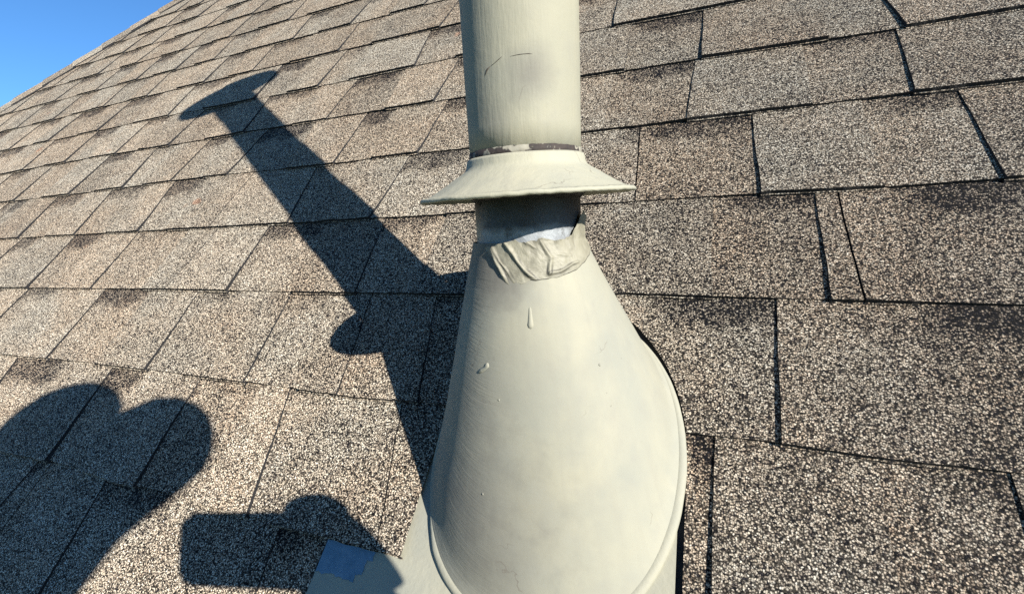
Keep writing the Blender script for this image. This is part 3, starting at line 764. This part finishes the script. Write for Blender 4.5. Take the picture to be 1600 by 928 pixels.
# ------------------------------------------------------------------ photographer and phone (behind the lens; they cast the two hand and head shadows)
def cw(p): return CAMP + RW @ (Vector(p) * E)
def skin_mesh(name, joints, edges, root, mats, parent=None, sub=2, pick=None):
    me = bpy.data.meshes.new(name); me.from_pydata([cw(j[0]) - OR for j in joints], edges, [])
    o = bpy.data.objects.new(name, me); C.objects.link(o)
    md = o.modifiers.new('s', 'SKIN')
    for i, j in enumerate(joints):
        r = j[1] * E; me.skin_vertices[0].data[i].radius = (r, r)
    for i, sv in enumerate(me.skin_vertices[0].data): sv.use_root = (i == root)
    s2 = o.modifiers.new('d', 'SUBSURF'); s2.levels = sub; s2.render_levels = sub
    dg = bpy.context.evaluated_depsgraph_get(); m2 = bpy.data.meshes.new_from_object(o.evaluated_get(dg)); m2.name = name
    o.modifiers.clear(); o.data = m2; bpy.data.meshes.remove(me)
    m2.materials.clear()
    for m in mats: m2.materials.append(m)
    for p in m2.polygons:
        p.use_smooth = True
        if pick: p.material_index = pick(RW.transposed() @ (p.center + OR - CAMP) / E)
    if parent: o.parent = parent
    return o
foot_n = Vector((-.29206756, .52441047, .79980635))
pel = Vector((.3, -1.3, 5.4)); hgt = H_CAM + foot_n.dot(pel)
soleL, soleR = pel - foot_n * (hgt - .03) + Vector((-.75, 0, 0)), pel - foot_n * (hgt - .03) + Vector((.75, 0, 0))
def on_roof(p, h): return p - foot_n * (H_CAM + foot_n.dot(p) - h)
aL, aR = on_roof(soleL, .62), on_roof(soleR, .62)
hL, hR = pel + Vector((-.6, -.1, 0)), pel + Vector((.6, -.1, 0))
kL, kR = (aL + hL) / 2 + Vector((-.1, .1, -.35)), (aR + hR) / 2 + Vector((.1, .1, -.35))
ft = (Vector((0, 1, -1)) - foot_n * foot_n.dot(Vector((0, 1, -1)))).normalized()
OR = cw(on_roof(pel, 0))
person = empty('person', Matrix.Translation(OR), 'person in grey shirt and cap leaning over the roof holding up a phone', 'person')
J = [(pel, .85), ((.3, -.45, 4.7), .78), ((.15, .62, 3.85), .80), ((.18, 1.25, 3.1), .62), ((.10, 1.48, 2.78), .50), ((.06, 1.86, 2.49), .68), ((.08, 2.14, 2.46), .62),
     # right arm 7..
     ((1.24, 1.76, 1.92), .54), ((.12, 1.12, 2.85), .32), ((-.35, .35, 2.75), .28), ((.25, -.35, 1.75), .24), ((1.0, -.95, .72), .24), ((1.14, -.50, .32), .32), ((1.02, -.18, .14), .20),
     # left arm 14..
     ((-.62, 1.45, 2.95), .42), ((-.85, .5, 3.35), .32), ((-.9, -.3, 3.8), .28), ((-.6, -.7, 4.5), .22), ((-.35, -1.0, 4.75), .16), ((-.25, -1.3, 4.8), .20),
     # legs 20..
     (hL, .66), (kL, .42), (aL, .27), (on_roof(soleL, .22) + ft * .25, .22), (on_roof(soleL, .16) + ft * 1.25, .16),
     (hR, .66), (kR, .42), (aR, .27), (on_roof(soleR, .22) + ft * .25, .22), (on_roof(soleR, .16) + ft * 1.25, .16),
     # right fingers 30.. round the end of the phone
     ((.94, .06, .10), .11), ((.82, .14, .05), .10), ((.58, .07, .05), .09), ((.86, -.10, -.02), .06), ((.74, -.12, -.045), .055), ((.86, -.26, -.02), .055), ((.75, -.28, -.045), .05),
     ((.88, -.40, .0), .05), ((.78, -.41, -.04), .045), ((.92, -.52, .22), .08), ((.72, -.34, .13), .065), ((.60, -.24, .12), .055),
     # left fingers 42..
     ((-.15, -1.55, 4.65), .06), ((-.1, -1.7, 4.55), .05), ((-.25, -1.62, 4.7), .06), ((-.22, -1.8, 4.62), .05), ((-.35, -1.6, 4.75), .06), ((-.33, -1.78, 4.68), .05), ((-.45, -1.52, 4.78), .055), ((-.46, -1.68, 4.72), .045), ((-.1, -1.15, 4.65), .07), ((.0, -1.3, 4.5), .06),
     ((.16, 1.84, 1.80), .10)]
J = [(Vector(p), r) for p, r in J]
Ed = [(0, 1), (1, 2), (2, 3), (3, 4), (4, 5), (5, 6), (3, 7), (7, 8), (8, 9), (9, 10), (10, 11), (11, 12), (12, 13), (3, 14), (14, 15), (15, 16), (16, 17), (17, 18), (18, 19),
      (0, 20), (20, 21), (21, 22), (22, 23), (23, 24), (0, 25), (25, 26), (26, 27), (27, 28), (28, 29),
      (13, 30), (30, 31), (31, 32), (13, 33), (33, 34), (13, 35), (35, 36), (12, 37), (37, 38), (12, 39), (39, 40), (40, 41),
      (19, 42), (42, 43), (19, 44), (44, 45), (19, 46), (46, 47), (19, 48), (48, 49), (18, 50), (50, 51), (5, 52)]
M_SKIN = flat('skin', (.45, .27, .19), .5, 0, 60, .08); M_SHIRT = flat('grey_cotton_shirt', (.16, .17, .19), .9, 0, 200, .15); M_TRS = flat('blue_work_trousers', (.05, .07, .12), .9, 0, 200, .15); M_SHOE = flat('brown_leather', (.08, .05, .03), .6, 0, 50, .2)
def pick(c):
    h = H_CAM + foot_n.dot(c)
    if (c - Vector((.16, 1.95, 2.4))).length < .85: return 0
    if (c - Vector((.8, -.4, .3))).length < .85 or (c - Vector((-.25, -1.4, 4.7))).length < .45: return 0
    if h < .6: return 3
    if c.z > 4.55 and c.x > -.5 or h < 4.6 and c.z > 2.2 and c.y < -.2 and (c - pel).length < 7 and c.z > 3.6: return 2
    return 1 if h > 4.7 or c.z < 3 else 2
skin_mesh('body', J, Ed, 0, [M_SKIN, M_SHIRT, M_TRS, M_SHOE], person, 2, pick)
# cap and hair
bm = bmesh.new(); bmesh.ops.create_uvsphere(bm, u_segments=28, v_segments=16, radius=1)
bmesh.ops.delete(bm, geom=[v for v in bm.verts if v.co.z < -.1], context='VERTS')
for v in bm.verts: v.co = Vector((v.co.x * .60, v.co.y * .66, v.co.z * .48)) * E
br = []
for i in range(13):
    a = pi * i / 12
    br.append((bm.verts.new(Vector((.5 * cos(a), .45 + .0 * sin(a), .0)) * E), bm.verts.new(Vector((.46 * cos(a), .5 + .12 * sin(a), -.08 * sin(a))) * E)))
for (a, b_), (c, d) in zip(br, br[1:]): bm.faces.new((a, b_, d, c))
cm = Matrix.Translation(cw((.08, 2.02, 2.46)) - OR) @ (RW @ Matrix.Rotation(radians(-90), 3, 'X')).to_4x4()
o = link('cap', bm, flat('dark_cap_cloth', (.03, .03, .035), .9, 0, 200, .2), person, cm, smooth=True)
sm = o.modifiers.new('t', 'SOLIDIFY'); sm.thickness = .003

# phone held in landscape, its wide lens is where the photograph is taken from
ph = empty('smartphone', Matrix.Translation(cw((.345, -.18, .05))) @ RW.to_4x4(), 'dark smartphone held sideways in the right hand above the roof', 'phone')
bm = bmesh.new(); box(bm, -.515 * E, .515 * E, -.25 * E, .25 * E, -.028 * E, .028 * E)
bmesh.ops.bevel(bm, geom=[e for e in bm.edges if abs(e.verts[0].co.z - e.verts[1].co.z) > .03 * E], offset=.07 * E, segments=6, affect='EDGES')
link('phone_body', bm, flat('dark_glass_back', (.02, .022, .025), .25), ph)
bm = bmesh.new(); box(bm, -.49 * E, .49 * E, -.23 * E, .23 * E, .0285 * E, .031 * E); link('screen', bm, flat('screen_glass', (.01, .01, .012), .1), ph)
for (x, y) in ((-.345, .18), (-.22, .10), (-.345, .03)):
    bm = bmesh.new(); lathe(bm, [(.001 * E, -.034 * E), (.05 * E, -.034 * E), (.055 * E, -.028 * E)], 24)
    link('lens', bm, flat('lens_glass', (.01, .01, .015), .1), ph, Matrix.Translation((x * E, y * E, 0)))
